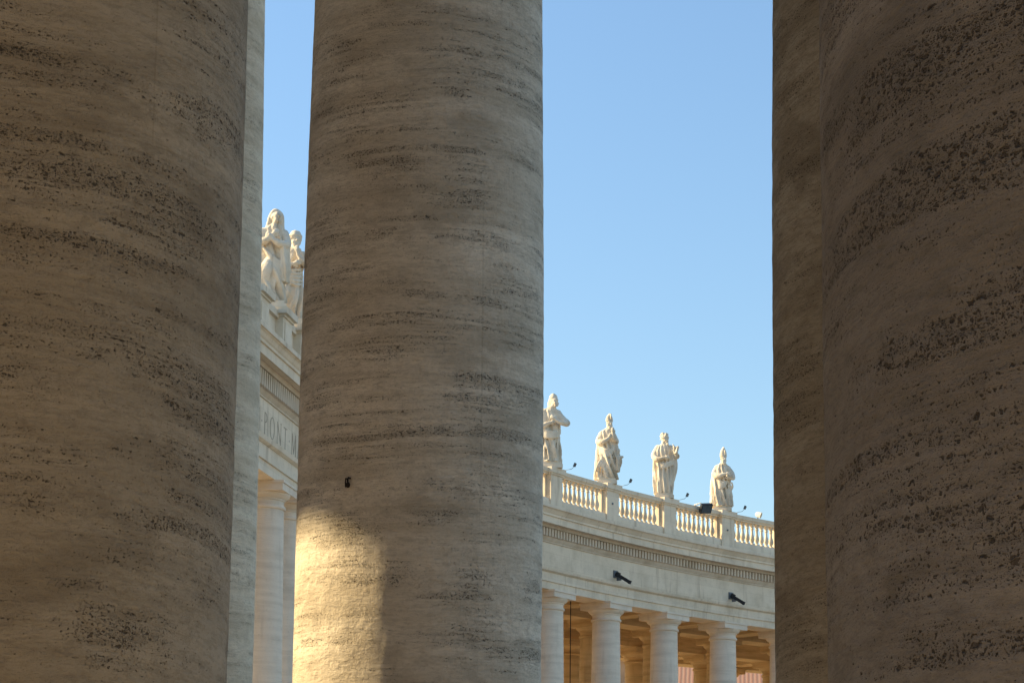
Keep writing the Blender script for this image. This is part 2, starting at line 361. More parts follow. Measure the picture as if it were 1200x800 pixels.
# balustrade -------------------------------------------------------
BAL_PROF = [(.115, 0), (.115, .09), (.075, .11), (.07, .15), (.085, .18), (.125, .28), (.13, .36), (.11, .46), (.07, .58), (.06, .70), (.06, .80), (.09, .82), (.09, .86), (.07, .88), (.085, .95), (.115, 1.0), (.115, 1.09)]
_b = MB(); _b.lathe([(r * 1.04, z) for r, z in BAL_PROF[1:-1]], 12); _b.box(-.11, .11, -.11, .11, 0, .0905); _b.box(-.11, .11, -.11, .11, 1.0, 1.09)
BAL = _b.build('baluster', M_STAT, None, True, 30); BAL_ME = BAL.data; bpy.data.objects.remove(BAL)
def balustrade(root, angles, detail):
    """angles: pier angles in order; one section of rail, plinth and balusters per bay"""
    pw = .50 / RAD
    for a in angles:
        mt = Matrix.Translation(ring(a, 0)) @ Matrix.Rotation(a, 4, 'Z'); p = MB()
        p.box(-.40, .42, -.52, .52, 18.49, 18.80, mt); p.box(-.34, .36, -.46, .46, 18.80, 20.22, mt)
        p.box(-.40, .42, -.52, .52, 20.22, 20.30, mt); p.box(-.46, .48, -.58, .58, 20.30, 20.55, mt)
        po = p.build('pedestal', M_ENT, root)
    for j in range(len(angles) - 1):
        a0, a1 = sorted((angles[j], angles[j + 1])); b0, b1 = a0 + pw * .92, a1 - pw * .92
        s = MB(); sweep(s, [(.30, 18.49), (-.30, 18.49), (-.30, 19.0), (-.26, 19.14), (.26, 19.14), (.30, 19.0)], b0, b1, 6)
        sweep(s, [(.22, 20.232), (-.22, 20.232), (-.22, 20.28), (-.30, 20.33), (-.32, 20.50), (.32, 20.50), (.30, 20.33), (.22, 20.28)], b0, b1, 6)
        so = s.build('balustrade', M_ENT, root)
        nb = 9
        for a in (b0, b1):
            half = MB(); mt = Matrix.Translation(ring(a, 0)) @ Matrix.Rotation(a, 4, 'Z'); half.box(-.1, .1, -.09, .09, 19.141, 20.231, mt); half.build('end_block', M_STAT, so)
        if detail(a0, a1):
            for k in range(nb):
                a = b0 + (b1 - b0) * (k + 1) / (nb + 1)
                o = bpy.data.objects.new('baluster', BAL_ME); COL.objects.link(o); o.parent = so
                o.location = ring(a, 0, 19.141); o.rotation_euler = (0, 0, a)
        else:
            g = MB()
            vs = [v.co.copy() for v in BAL_ME.vertices]; fs = [tuple(p.vertices) for p in BAL_ME.polygons]
            for k in range(nb):
                a = b0 + (b1 - b0) * (k + 1) / (nb + 1)
                mt = Matrix.Translation(ring(a, 0, 19.141)) @ Matrix.Rotation(a, 4, 'Z'); g.add([mt @ v for v in vs], fs)
            tag(g.build('baluster_row', M_STAT, so, True, 30), kind='stuff')

# ---------------------------------------------------------------- far wing of the colonnade
far = thing('colonnade', 'pale curving colonnade with balustrade across the square, behind the middle foreground column', 'colonnade')
proto = make_column('column', M_COL, 40)
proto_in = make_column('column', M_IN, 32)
A_FAR = [TH2 - i * DL for i in range(-5, 9)]
for r, off in enumerate(ROWS):
    for a in A_FAR:
        put_part_column(proto if r == 0 else proto_in, far, ring(a, off), a)
ring_structure(far, TH2 + 5.5 * DL, TH2 - 8.5 * DL)
radial_beams(far, A_FAR)
balustrade(far, [TH2 - i * DL for i in range(-5, 9)], lambda a0, a1: a1 < TH2 + 1.2 * DL and a0 > TH2 - 5.2 * DL)
st = MB(); sweep(st, [(-1.3, 0), (16.3, 0), (16.3, GROUND - .1), (-1.3, GROUND - .1)], TH2 + 5.5 * DL, TH2 - 8.5 * DL, 60)
sweep(st, [(-1.75, -.17), (-1.302, -.17), (-1.302, GROUND - .1), (-1.75, GROUND - .1)], TH2 + 5.5 * DL, TH2 - 8.5 * DL, 60)
st.build('steps', M_ENT, far)
for i, z in ((1, 19.63), (3, 19.60)):        # small fixing plates on two pedestals
    a = TH2 - i * DL; mt = Matrix.Translation(ring(a, -.36, z)) @ Matrix.Rotation(a, 4, 'Z') @ Matrix.Translation((0, -.05, 0)) @ Matrix.Rotation(R_(90), 4, 'Y')
    q = MB(); q.lathe([(.05, 0), (.05, .04)], 12, mt); q.build('fixing_disc', M_STEEL, far)

# ---------------------------------------------------------------- near wing (roof over the camera, columns beside and behind it)
near = thing('colonnade', 'shady near wing of the colonnade whose roof covers the foreground columns', 'colonnade')
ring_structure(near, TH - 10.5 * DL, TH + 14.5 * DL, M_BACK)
A_NEAR = [TH + k * DL for k in range(-10, 15)]
radial_beams(near, A_NEAR, M_BACK)
balustrade(near, A_NEAR, lambda a, b: False)
st = MB(); sweep(st, [(-1.3, 0), (16.3, 0), (16.3, GROUND - .1), (-1.3, GROUND - .1)], TH - 10.5 * DL, TH + 14.5 * DL, 60)
st.build('pavement', M_MOULD, near)
FRONT = {(0, 0), (1, 0), (-1, 0), (1, 1), (2, 1)}
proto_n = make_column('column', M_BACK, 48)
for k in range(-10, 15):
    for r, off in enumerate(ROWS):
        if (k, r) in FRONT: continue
        put_part_column(proto_n, near, ring(TH + k * DL, off) + Vector((0, .25 if (k, r) == (0, 3) else 0, 0)), TH + k * DL)  # one unseen outer column is shifted to block sun on the pitted column

# foreground columns, each a thing of its own
def big_column(k, r, label, mat, rz, dx=0):
    p = ring(TH + k * DL, ROWS[r]) + Vector((dx, 0, 0)); t = thing('stone_column', label, 'column', p, rz, 'massive foreground columns')
    mb = MB(); mb.lathe(shaft_prof(n=300), 220)
    for v in mb.v:                                # worn, hand-dressed face
        q_ = Vector((v.x + 7 * k, v.y + 3 * r, v.z)); d_ = .0014 * noise.noise(q_ * 5) + .0022 * noise.noise(q_ * 19) + .0012 * noise.noise(q_ * 47); f_ = 1 + d_ / .75; v.x *= f_; v.y *= f_
    s = mb.build('shaft', mat, t, True, 40)
    c = cap_mesh(mat, 64); c.parent = t; b = base_mesh(mat, 64); b.parent = t
    return t
big_column(0, 0, 'middle foreground travertine column with a patch of golden sunlight low on its left side', M_NEAR, 2.1)
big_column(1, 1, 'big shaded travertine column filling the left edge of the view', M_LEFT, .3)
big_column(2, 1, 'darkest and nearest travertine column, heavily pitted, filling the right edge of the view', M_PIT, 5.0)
big_column(1, 0, 'dark column seen as a narrow strip behind the pitted rightmost column', M_DARK, 1.2, .016)
big_column(-1, 0, 'pale column seen as a narrow strip just right of the big left column', M_NEARG, 3.6)

# ---------------------------------------------------------------- projecting portico at the left
PZ = 80.0
por = thing('portico', 'projecting portico front with the carved inscription PONT, glimpsed left of the middle column', 'portico', (-8.05, 67.7, 0), R_(PZ))
LO = 14.62
def lin(mb, prof, u0, u1):
    n = len(prof); v = [(u, -o, z) for u in (u0, u1) for o, z in prof]
    mb.add(v, [(j, (j + 1) % n, n + (j + 1) % n, n + j) for j in range(n)] + [tuple(range(n)), tuple(n + j for j in range(n))[::-1]])
U0, U1 = -9.2, 5.2
for nm, mt_, pr in ent_courses(LO):
    e = MB(); lin(e, pr, U0, U1); e.build(nm, M_MOULD if mt_ == 'MOULD' else M_ENT, por)
d = MB(); u = U0 + .15
while u < U1 - .1:
    d.box(u, u + .135, -.93, -.802, 17.06, 17.56); u += .235
d.build('dentil_course', M_MOULD, por)
pc = make_column('column', M_COL, 48, 13.84, -.33)
for u in (-7.2, -5.0, 0, 2.2, 4.4):
    c = copy_to(pc); c.parent = por; c.location = (u, 0, 0)
for o_ in (proto, proto_in, proto_n, pc):
    for ch in list(o_.children): bpy.data.objects.remove(ch)
    bpy.data.objects.remove(o_)
rf = MB(); rf.box(U0, U1, .625, 5.5, 14.7, 18.45); rf.box(U0 + .1, U1 - .1, -.6, 14, 18.495, 18.72); rf.build('roof', M_BACK, por)
pp = MB()                                        # solid parapet with sunk panels between the pedestals
pp.box(U0, U1, -.28, .28, 18.722, 20.1); pp.box(U0, U1, -.36, .36, 18.721, 19.1); pp.box(U0, U1, -.40, .40, 20.10, 20.34)
pp.build('parapet', M_ENT, por)
for u in (-4.6, -2.35, .3, 2.45, 4.6):
    q = MB(); q.box(u - .62, u + .62, -.62, .5, 18.49, 18.95); q.box(u - .52, u + .52, -.54, .42, 18.951, 20.16); q.box(u - .58, u + .58, -.60, .48, 20.161, 20.24); q.box(u - .68, u + .68, -.70, .58, 20.241, 20.46)
    q.box(u - .34, u + .34, -.565, -.5, 19.15, 20.0); q.build('pedestal', M_ENT, por)
fs = MB(); fs.box(U0, U1, -1.4, 4, GROUND - .1, -.002); fs.build('steps', M_ENT, por)

# carved letters of the frieze: strokes with serifs
LET = {}
def strokes(ch):
    T, N = .105, .05
    S = {'I': (.16, [((.08, 0), (.08, 1), T)], [(.08, 0), (.08, 1)]),
         'P': (.52, [((.1, 0), (.1, 1), T)], [(.1, 0)]),
         'N': (.72, [((.08, 0), (.08, 1), N), ((.08, 1), (.64, 0), T), ((.64, 0), (.64, 1), N)], [(.08, 0), (.64, 1)]),
         'T': (.60, [((.3, 0), (.3, .95), T), ((.02, .965), (.58, .965), N)], [(.3, 0)]),
         'M': (.86, [((.1, 0), (.16, 1), N), ((.16, 1), (.43, .05), T), ((.43, .05), (.70, 1), N), ((.70, 1), (.77, 0), T)], [(.1, 0), (.77, 0)]),
         'A': (.70, [((.06, 0), (.35, 1), N), ((.35, 1), (.64, 0), T), ((.16, .36), (.54, .36), N)], [(.06, 0), (.64, 0)]),
         'X': (.66, [((.08, 1), (.58, 0), T), ((.08, 0), (.58, 1), N)], [(.08, 0), (.58, 0), (.08, 1), (.58, 1)]),
         'V': (.68, [((.06, 1), (.34, 0), T), ((.34, 0), (.62, 1), N)], [(.06, 1), (.62, 1)]),
         'O': (.80, [], []), '.': (.12, [], [])}
    return S[ch]
def letter(ch, u, z, H, y):
    mb = MB(); w_, st_, sf = strokes(ch); th = [.004]
    def poly(pts):
        th[0] += .0011; n = len(pts)
        mb.add([(u + p[0] * H, y, z + p[1] * H) for p in pts] + [(u + p[0] * H, y - th[0], z + p[1] * H) for p in pts],
               [tuple(range(n)), tuple(n + i for i in range(n))[::-1]] + [(i, (i + 1) % n, n + (i + 1) % n, n + i) for i in range(n)])
    def quad(a, b, w):
        d = Vector((b[0] - a[0], b[1] - a[1])).normalized(); p = Vector((-d.y, d.x)) * w / 2
        poly([(a[0] + p.x, a[1] + p.y), (b[0] + p.x, b[1] + p.y), (b[0] - p.x, b[1] - p.y), (a[0] - p.x, a[1] - p.y)])
    for a, b, w in st_: quad(a, b, w)
    for x, zz in sf: poly([(x - .085, zz - .012), (x + .085, zz - .012), (x + .085, zz + .016), (x - .085, zz + .016)])
    def bowl(cx, cz, rx, rz, t0, t1, n=22):
        for i in range(n):
            a, b = t0 + (t1 - t0) * i / n, t0 + (t1 - t0) * (i + 1.02) / n
            wd = lambda t: .045 + .065 * abs(math.cos(t))
            o1 = [(cx + rx * math.cos(t), cz + rz * math.sin(t)) for t in (a, b)]; i1 = [(cx + (rx - wd(t)) * math.cos(t), cz + (rz - .045) * math.sin(t)) for t in (b, a)]
            th[0] = .004 + .0006 * (i % 3); poly(o1 + i1)
    if ch == 'O': bowl(.40, .5, .38, .52, 0, 2 * math.pi)
    if ch == 'P': bowl(.14, .76, .33, .24, -math.pi / 2, math.pi / 2, 12)
    if ch == '.': poly([(.0, .5), (.06, .44), (.12, .5), (.06, .56)])
    mb.build('carved_letter', M_LETTER, por)
for ch, u in (('V', -4.25), ('I', -3.55), ('I', -3.0), ('.', -2.70), ('P', -2.40), ('O', -1.78), ('N', -.98), ('T', -.22), ('.', .42), ('M', .70), ('A', 1.42), ('X', 2.02)):
    letter(ch, u, 15.80, .70, -.6505)

# ---------------------------------------------------------------- statues
def spl(keys, z):
    for i in range(len(keys) - 1):
        if z <= keys[i + 1][0] or i == len(keys) - 2:
            a, b = keys[i], keys[i + 1]; t = max(0, min(1, (z - a[0]) / (b[0] - a[0]))); t = t * t * (3 - 2 * t)
            return [x + (y - x) * t for x, y in zip(a[1:], b[1:])]
def loft(mb, keys, folds=9, depth=.035, twist=.5, seed=0, n=96, m_=70, diag=0.):
    """closed draped body: keys (z, cx, cy, rx, ry, fold amount)"""
    z0, z1 = keys[0][0], keys[-1][0]; v = []; f = []; rnd = random.Random(seed)
    ph = [rnd.uniform(0, 6.28) for _ in range(6)]
    for j in range(m_ + 1):
        z = z0 + (z1 - z0) * j / m_; cx, cy, rx, ry, am = spl(keys, z)
        for i in range(n):
            t = 2 * math.pi * i / n; q = t + twist * z + diag * math.sin(t + ph[0])
            s = abs(math.sin(q * folds / 2 + ph[1] + .9 * math.sin(t * 2 + ph[2] + z))) * 2 - 1
            s2 = math.sin(q * (folds * 1.7) + ph[3] + 1.6 * math.sin(z * 2.1 + ph[4]))
            k = 1 + am * 1.4 * depth / max(rx, .1) * (s * 1.4 + .5 * s2)
            v.append((cx + rx * k * math.cos(t), cy + ry * k * math.sin(t), z))
    for j in range(m_):
        for i in range(n):
            k = (i + 1) % n; f.append((j * n + i, j * n + k, (j + 1) * n + k, (j + 1) * n + i))
    f.append(tuple(range(n))[::-1]); f.append(tuple(m_ * n + i for i in range(n)))
    mb.add(v, f)
def ell(mb, c, r, rot=None, n=20, m_=14):
    mt = Matrix.Translation(c) @ (rot.to_4x4() if rot else Matrix.Identity(4))
    mb.lathe([(max(.02, math.sin(math.pi * i / m_)), -math.cos(math.pi * i / m_)) for i in range(m_ + 1)], n, mt @ Matrix.Diagonal((*r, 1)))
def limb(mb, pts, rad, sub=6, n=14):
    P = [Vector(p) for p in pts]; out = []; rr = []
    for i in range(len(P) - 1):
        a, b, c, d = P[max(i - 1, 0)], P[i], P[i + 1], P[min(i + 2, len(P) - 1)]
        for k in range(sub):
            t = k / sub
            out.append(.5 * ((2 * b) + (c - a) * t + (2 * a - 5 * b + 4 * c - d) * t * t + (3 * b - a - 3 * c + d) * t ** 3)); rr.append(rad[i] + (rad[i + 1] - rad[i]) * t)
    out.append(P[-1]); rr.append(rad[-1]); mb.tube(out, rr, n); ell(mb, out[0], (rr[0],) * 3, None, 10, 8); ell(mb, out[-1], (rr[-1],) * 3, None, 10, 8)
def hand(mb, w_, dirv, palm, s=1.):
    """palm with five bent fingers; dirv: finger direction, palm: facing of the palm"""
    w_ = Vector(w_); d = Vector(dirv).normalized(); pn = Vector(palm); pn = (pn - d * pn.dot(d)).normalized(); sd_ = d.cross(pn)
    limb(mb, [w_, w_ + d * .16 * s], [.052 * s, .06 * s], 3, 10)
    for i, l in enumerate((.15, .17, .16, .12)):
        b = w_ + d * .15 * s + sd_ * (i - 1.5) * .042 * s
        limb(mb, [b, b + d * l * .55 * s + pn * .015, b + d * l * .85 * s + pn * .06 * s], [.025 * s, .022 * s, .018 * s], 3, 8)
    b = w_ + d * .05 * s - sd_ * .05 * s; limb(mb, [b, b + d * .06 * s - sd_ * .06 * s + pn * .03, b + d * .13 * s - sd_ * .06 * s + pn * .06], [.028 * s, .025 * s, .02 * s], 3, 8)
def head(mb, c, yaw, tilt=0, s=1., beard=0, hair=True, nod=0):
    c = Vector(c); R = Matrix.Rotation(yaw, 3, 'Z') @ Matrix.Rotation(nod, 3, 'X') @ Matrix.Rotation(tilt, 3, 'Y')
    def P(x, y, z): return c + R @ (Vector((x, y, z)) * s)
    def E(x, y, z, rx, ry, rz): ell(mb, P(x, y, z), (rx * s, ry * s, rz * s), R, 16, 12)
    E(0, .01, .03, .15, .18, .185); E(0, -.06, -.09, .105, .10, .12)              # skull, jaw
    E(0, -.175, -.01, .024, .045, .06); E(0, -.19, -.045, .032, .03, .024)        # nose
    E(-.055, -.15, .045, .045, .03, .018); E(.055, -.15, .045, .045, .03, .018)   # brow
    E(-.05, -.155, .012, .022, .018, .014); E(.05, -.155, .012, .022, .018, .014) # eyes
    E(0, -.155, -.105, .04, .022, .013); E(0, -.15, -.128, .032, .022, .014)      # lips
    E(0, -.14, -.175, .04, .04, .03)                                              # chin
    for sx in (-1, 1): E(sx * .15, .02, -.01, .02, .035, .05)
    mb.tube([P(0, .03, -.08), P(0, .06, -.30)], [.095 * s, .115 * s], 14)
    if hair:
        rnd = random.Random(int(yaw * 100) + 5)
        for i in range(34):
            t = rnd.uniform(0, 6.28); z = rnd.uniform(-.1, .2)
            if -2.4 < math.atan2(math.sin(t), math.cos(t)) < -.75 and z < .13: continue
            q = math.sqrt(max(0, 1 - ((z - .03) / .21) ** 2)); E(.155 * q * math.cos(t), .185 * q * math.sin(t) + .01, z, .045, .045, .045)
    if beard:
        rnd = random.Random(int(yaw * 50) + 9)
        for i in range(26):
            x = rnd.uniform(-.11, .11); z = rnd.uniform(-.16 - beard, -.10); kk = max(.2, 1 + (z + .1) / (beard + .1) * .6)
            E(x * kk, -.13 + rnd.uniform(-.03, .03) - .1 * (-.1 - z), z, .035, .035, .05)
        for sx in (-1, 1): E(sx * .11, -.08, -.10, .035, .06, .06)
def fold(mb, pts, r=.045): limb(mb, pts, [r * .6] + [r] * (len(pts) - 2) + [r * .5], 6, 10)
def mitre_pts(c, yaw, s=1, nod=0, h=.50):
    mb = MB(); R = Matrix.Translation(c) @ Matrix.Rotation(yaw, 4, 'Z') @ Matrix.Rotation(nod, 4, 'X')
    n = 28; v = []; f = []; L = 12
    for j in range(L + 1):
        t = j / L; wx = .165 * (1 + .10 * math.sin(t * math.pi * .8)) * (1 - t ** 2.6) + .012; wy = .185 * (1 - t * .6)
        for i in range(n):
            a = 2 * math.pi * i / n; v.append(R @ (Vector((wx * math.cos(a), wy * math.sin(a), .10 + t * h)) * s))
    for j in range(L):
        for i in range(n):
            k = (i + 1) % n; f.append((j * n + i, j * n + k, (j + 1) * n + k, (j + 1) * n + i))
    f.append(tuple(range(n))[::-1]); f.append(tuple(L * n + i for i in range(n)))
    mb.add(v, f)
    mb.box(-.022 * s, .022 * s, -.225 * s, -.10 * s, .15 * s, .40 * s, R @ Matrix.Rotation(R_(-6), 4, 'X'))
    return mb
def finish(mb, name, root, vox=.022, soft=1):
    o = mb.build(name, M_STAT)
    r = o.modifiers.new('r', 'REMESH'); r.mode = 'VOXEL'; r.voxel_size = vox; r.use_smooth_shade = True
    s = o.modifiers.new('s', 'SMOOTH'); s.iterations = soft; s.factor = .5
    me = bpy.data.meshes.new_from_object(o.evaluated_get(bpy.context.evaluated_depsgraph_get()))
    bpy.data.objects.remove(o)
    if not me.materials: me.materials.append(M_STAT)
    nrm = [v.normal.copy() for v in me.vertices]; cos = []   # weathered, chiselled surface
    for v, nv in zip(me.vertices, nrm):
        c_ = v.co + nv * noise.noise(v.co * 9) * .010; cos += c_[:]
    me.vertices.foreach_set('co', cos); me.update()
    me.polygons.foreach_set('use_smooth', [True] * len(me.polygons))
    k = bpy.data.objects.new(name, me); COL.objects.link(k); k.parent = root; return k
def base_slab(root, w1=.46, d1=.42, h=.24):
    q = MB(); n = 10
    q.box(-w1, w1, -d1, d1, 0, h * .62); q.box(-w1 * .86, w1 * .86, -d1 * .86, d1 * .86, h * .62, h); q.build('plinth', M_ENT, root)

def statue(label, loc, face, seed, build):
    root = thing('statue', label, 'statue', loc, face, 'stone statues along the balustrade')
    base_slab(root); build(root); return root

Z0 = .24
# camera lies roughly along local -Y of every figure; +X is then to the viewer's right
def st_nun(root):
    b = MB()
    loft(b, [(Z0, -.04, 0, .44, .36, 1.0), (.55, -.06, -.02, .40, .36, 1.2), (1.0, -.08, -.04, .36, .34, 1.3), (1.45, -.03, 0, .31, .28, 1.0), (1.8, .0, .02, .30, .25, .8), (2.2, .02, .03, .36, .25, .7), (2.5, .03, .04, .30, .22, .4), (2.68, .05, .02, .15, .15, .1)], 8, .05, .9, 1)
    limb(b, [(-.05, -.08, 1.5), (-.16, -.34, 1.15), (-.28, -.28, .60), (-.42, -.22, .28)], [.19, .20, .15, .10])      # forward leg under the robe
    loft(b, [(Z0, -.30, -.12, .16, .16, 1), (.5, -.25, -.1, .18, .2, 1)], 5, .03, 0, 3)
    head(b, (.09, -.06, 2.86), R_(28), R_(8), .98, 0, False, R_(-12))
    # veil round the head and shoulders
    limb(b, [(-.22, .02, 2.35), (-.13, .03, 2.66), (-.08, .02, 2.92), (.02, .0, 3.08), (.14, -.02, 3.06), (.24, -.02, 2.92), (.25, .02, 2.66), (.26, 0, 2.40)], [.10, .085, .075, .075, .075, .075, .085, .10])
    ell(b, (.06, .10, 2.84), (.20, .17, .27)); ell(b, (.04, .10, 2.5), (.30, .19, .26))
    limb(b, [(-.30, .02, 2.42), (-.44, -.12, 2.10), (-.22, -.34, 2.06), (-.02, -.38, 2.20)], [.15, .15, .12, .07]); hand(b, (-.04, -.38, 2.2), (.6, -.1, .7), (0, 1, 0))
    limb(b, [(.34, .04, 2.40), (.42, -.16, 2.02), (.20, -.36, 1.98), (0, -.40, 2.10)], [.14, .14, .11, .07]); hand(b, (.02, -.40, 2.1), (-.7, -.1, .6), (0, 1, 0))
    # mantle hanging over the right arm
    loft(b, [(.85, .38, -.06, .10, .16, 1), (1.3, .38, -.10, .12, .18, 1.2), (1.95, .34, -.12, .14, .2, .6)], 5, .03, .3, 5)
    for i in range(5): fold(b, [(-.36 + .05 * i, -.22, 1.98 - .07 * i), (-.05 + .03 * i, -.34, 1.62 - .09 * i), (.28, -.24, 1.42 - .05 * i), (.40, -.08, 1.36)], .05)
    for i in range(4): fold(b, [(.30 - .05 * i, -.22 - .03 * i, 1.38), (.12 - .04 * i, -.34, .95), (.05 - .10 * i, -.36, .30)], .045)
    limb(b, [(-.36, .0, 2.2), (-.40, .12, 1.5), (-.46, .14, .8), (-.44, .1, .28)], [.12, .13, .13, .10])
    finish(b, 'figure', root, .02)
def st_old(root):
    b = MB()
    loft(b, [(Z0, .06, 0, .34, .32, 1.0), (.8, .04, -.02, .31, .30, 1.2), (1.4, .0, 0, .29, .27, 1.0), (1.8, .02, 0, .28, .24, .8), (2.2, .03, 0, .35, .25, .5), (2.42, .03, 0, .27, .2, .3), (2.58, .06, 0, .14, .14, 0)], 8, .05, -.8, 11)
    limb(b, [(-.05, -.06, 1.45), (-.16, -.32, 1.05), (-.30, -.30, .60), (-.46, -.28, .30)], [.17, .18, .13, .10])
    head(b, (.13, -.04, 2.80), R_(15), R_(6), 1, .12, True)
    b.lathe([(.18, 2.88), (.215, 2.91), (.21, 2.95), (.17, 3.0), (.14, 3.08), (.05, 3.12)], 20, Matrix.Translation((.12, -.02, 0)))
    limb(b, [(-.28, .02, 2.34), (-.36, -.1, 2.02), (-.18, -.36, 1.88), (.05, -.40, 1.94)], [.16, .14, .10, .06]); hand(b, (.04, -.4, 1.94), (.8, -.1, .2), (0, 1, 0))
    limb(b, [(.34, .02, 2.34), (.50, -.12, 2.0), (.36, -.36, 2.06), (.22, -.38, 2.26)], [.14, .13, .09, .06]); hand(b, (.22, -.38, 2.24), (-.2, -.1, .9), (0, 1, 0))
    for i in range(5): fold(b, [(-.32, -.12, 1.98 - .05 * i), (-.10, -.32, 1.78 - .09 * i), (.22, -.30, 1.78 - .12 * i), (.36, -.05, 1.9 - .12 * i)], .045)
    for i in range(4): fold(b, [(.24 - .06 * i, -.22, 1.5), (.14 - .07 * i, -.33, .95), (.18 - .12 * i, -.33, .30)], .045)
    finish(b, 'figure', root, .022)
def st_cloak(root):     # hooded bulky figure, elbow out to the right
    b = MB()
    loft(b, [(Z0, .0, 0, .36, .32, 1.0), (.7, .02, 0, .31, .30, 1.2), (1.2, .0, 0, .30, .29, 1.0), (1.6, -.05, .0, .38, .30, .9), (2.0, -.07, .02, .42, .30, .7), (2.35, -.05, .02, .34, .25, .4), (2.6, .04, .0, .15, .15, 0)], 9, .05, .7, 21)
    head(b, (.14, -.06, 2.80), R_(35), R_(10), .95, .10, False, R_(-8))
    ell(b, (.10, .03, 2.93), (.17, .20, .22)); ell(b, (.06, .10, 2.72), (.18, .17, .28))
    limb(b, [(-.28, .04, 2.32), (-.50, -.02, 1.98), (-.36, -.30, 1.72), (-.08, -.40, 1.82)], [.19, .18, .14, .08]); hand(b, (-.1, -.4, 1.82), (.8, -.1, .3), (0, 1, 0))
    limb(b, [(.26, .02, 2.34), (.46, -.10, 2.05), (.62, -.26, 1.86), (.38, -.44, 1.84), (.16, -.44, 1.96)], [.15, .15, .14, .10, .06]); hand(b, (.2, -.44, 1.94), (-.7, -.1, .5), (0, 1, 0))
    loft(b, [(Z0, -.36, .08, .15, .2, 1), (.9, -.38, .06, .17, .22, 1.2), (1.9, -.42, .02, .17, .24, .8)], 6, .035, .3, 23)
    for i in range(5): fold(b, [(-.48, -.10, 1.80 - .08 * i), (-.18, -.36, 1.52 - .07 * i), (.16, -.34, 1.46 - .05 * i), (.38, -.1, 1.62 - .04 * i)], .055)
    for i in range(5): fold(b, [(.30 - .12 * i, -.22, 1.35), (.26 - .13 * i, -.30 - .02 * (i % 2), .85), (.30 - .14 * i, -.31, .30)], .045)
    ell(b, (-.14, -.30, .28), (.09, .16, .06)); ell(b, (.2, -.28, .28), (.09, .16, .06))
    finish(b, 'figure', root, .024)
def st_lean(root):      # mitred figure leaning left to right, cloak trailing to lower left
    b = MB()
    loft(b, [(Z0, -.02, 0, .48, .34, 1.1), (.6, -.02, 0, .42, .33, 1.3), (1.1, .0, -.02, .37, .32, 1.1), (1.55, .02, 0, .33, .28, .9), (1.95, -.01, .02, .36, .27, .7), (2.28, .0, .02, .31, .23, .4), (2.48, .05, .0, .14, .14, 0)], 8, .055, 1.0, 31)
    limb(b, [(-.24, .0, 2.2), (-.36, .08, 1.6), (-.42, .08, 1.0), (-.52, .06, .30)], [.14, .15, .15, .10])
    head(b, (.10, -.05, 2.66), R_(25), R_(4), .95, .09, False)
    limb(b, [(-.24, .04, 2.2), (-.40, -.10, 1.86), (-.20, -.36, 1.80), (.06, -.42, 1.95)], [.16, .15, .12, .07]); hand(b, (.04, -.42, 1.94), (.5, -.1, .8), (0, 1, 0))
    limb(b, [(.28, .02, 2.18), (.42, -.14, 1.86), (.34, -.40, 1.92), (.26, -.44, 2.14)], [.14, .14, .10, .06]); hand(b, (.26, -.44, 2.12), (-.1, -.1, 1), (0, 1, 0))
    loft(b, [(.55, .46, -.14, .10, .14, 1), (1.0, .48, -.16, .14, .18, 1.1), (1.35, .42, -.12, .12, .16, .9), (1.7, .36, -.1, .14, .16, .6)], 5, .035, .5, 33)
    limb(b, [(.34, -.2, 1.22), (.56, -.24, 1.16), (.72, -.26, 1.18)], [.11, .09, .05]); ell(b, (.52, -.18, 1.45), (.09, .1, .11))
    for i in range(5): fold(b, [(-.34, -.10, 1.7 - .09 * i), (-.1, -.33, 1.48 - .08 * i), (.2, -.32, 1.50 - .05 * i), (.42, -.14, 1.62)], .05)
    for i in range(6): fold(b, [(.26 - .09 * i, -.26, 1.2), (.10 - .11 * i, -.34, .8), (.20 - .16 * i, -.33, .30)], .045)
    finish(b, 'figure', root, .024)
    mitre_pts(Vector((.10, -.03, 2.66)), R_(25), .95, 0, .36).build('mitre', M_STAT, root, True, 40)
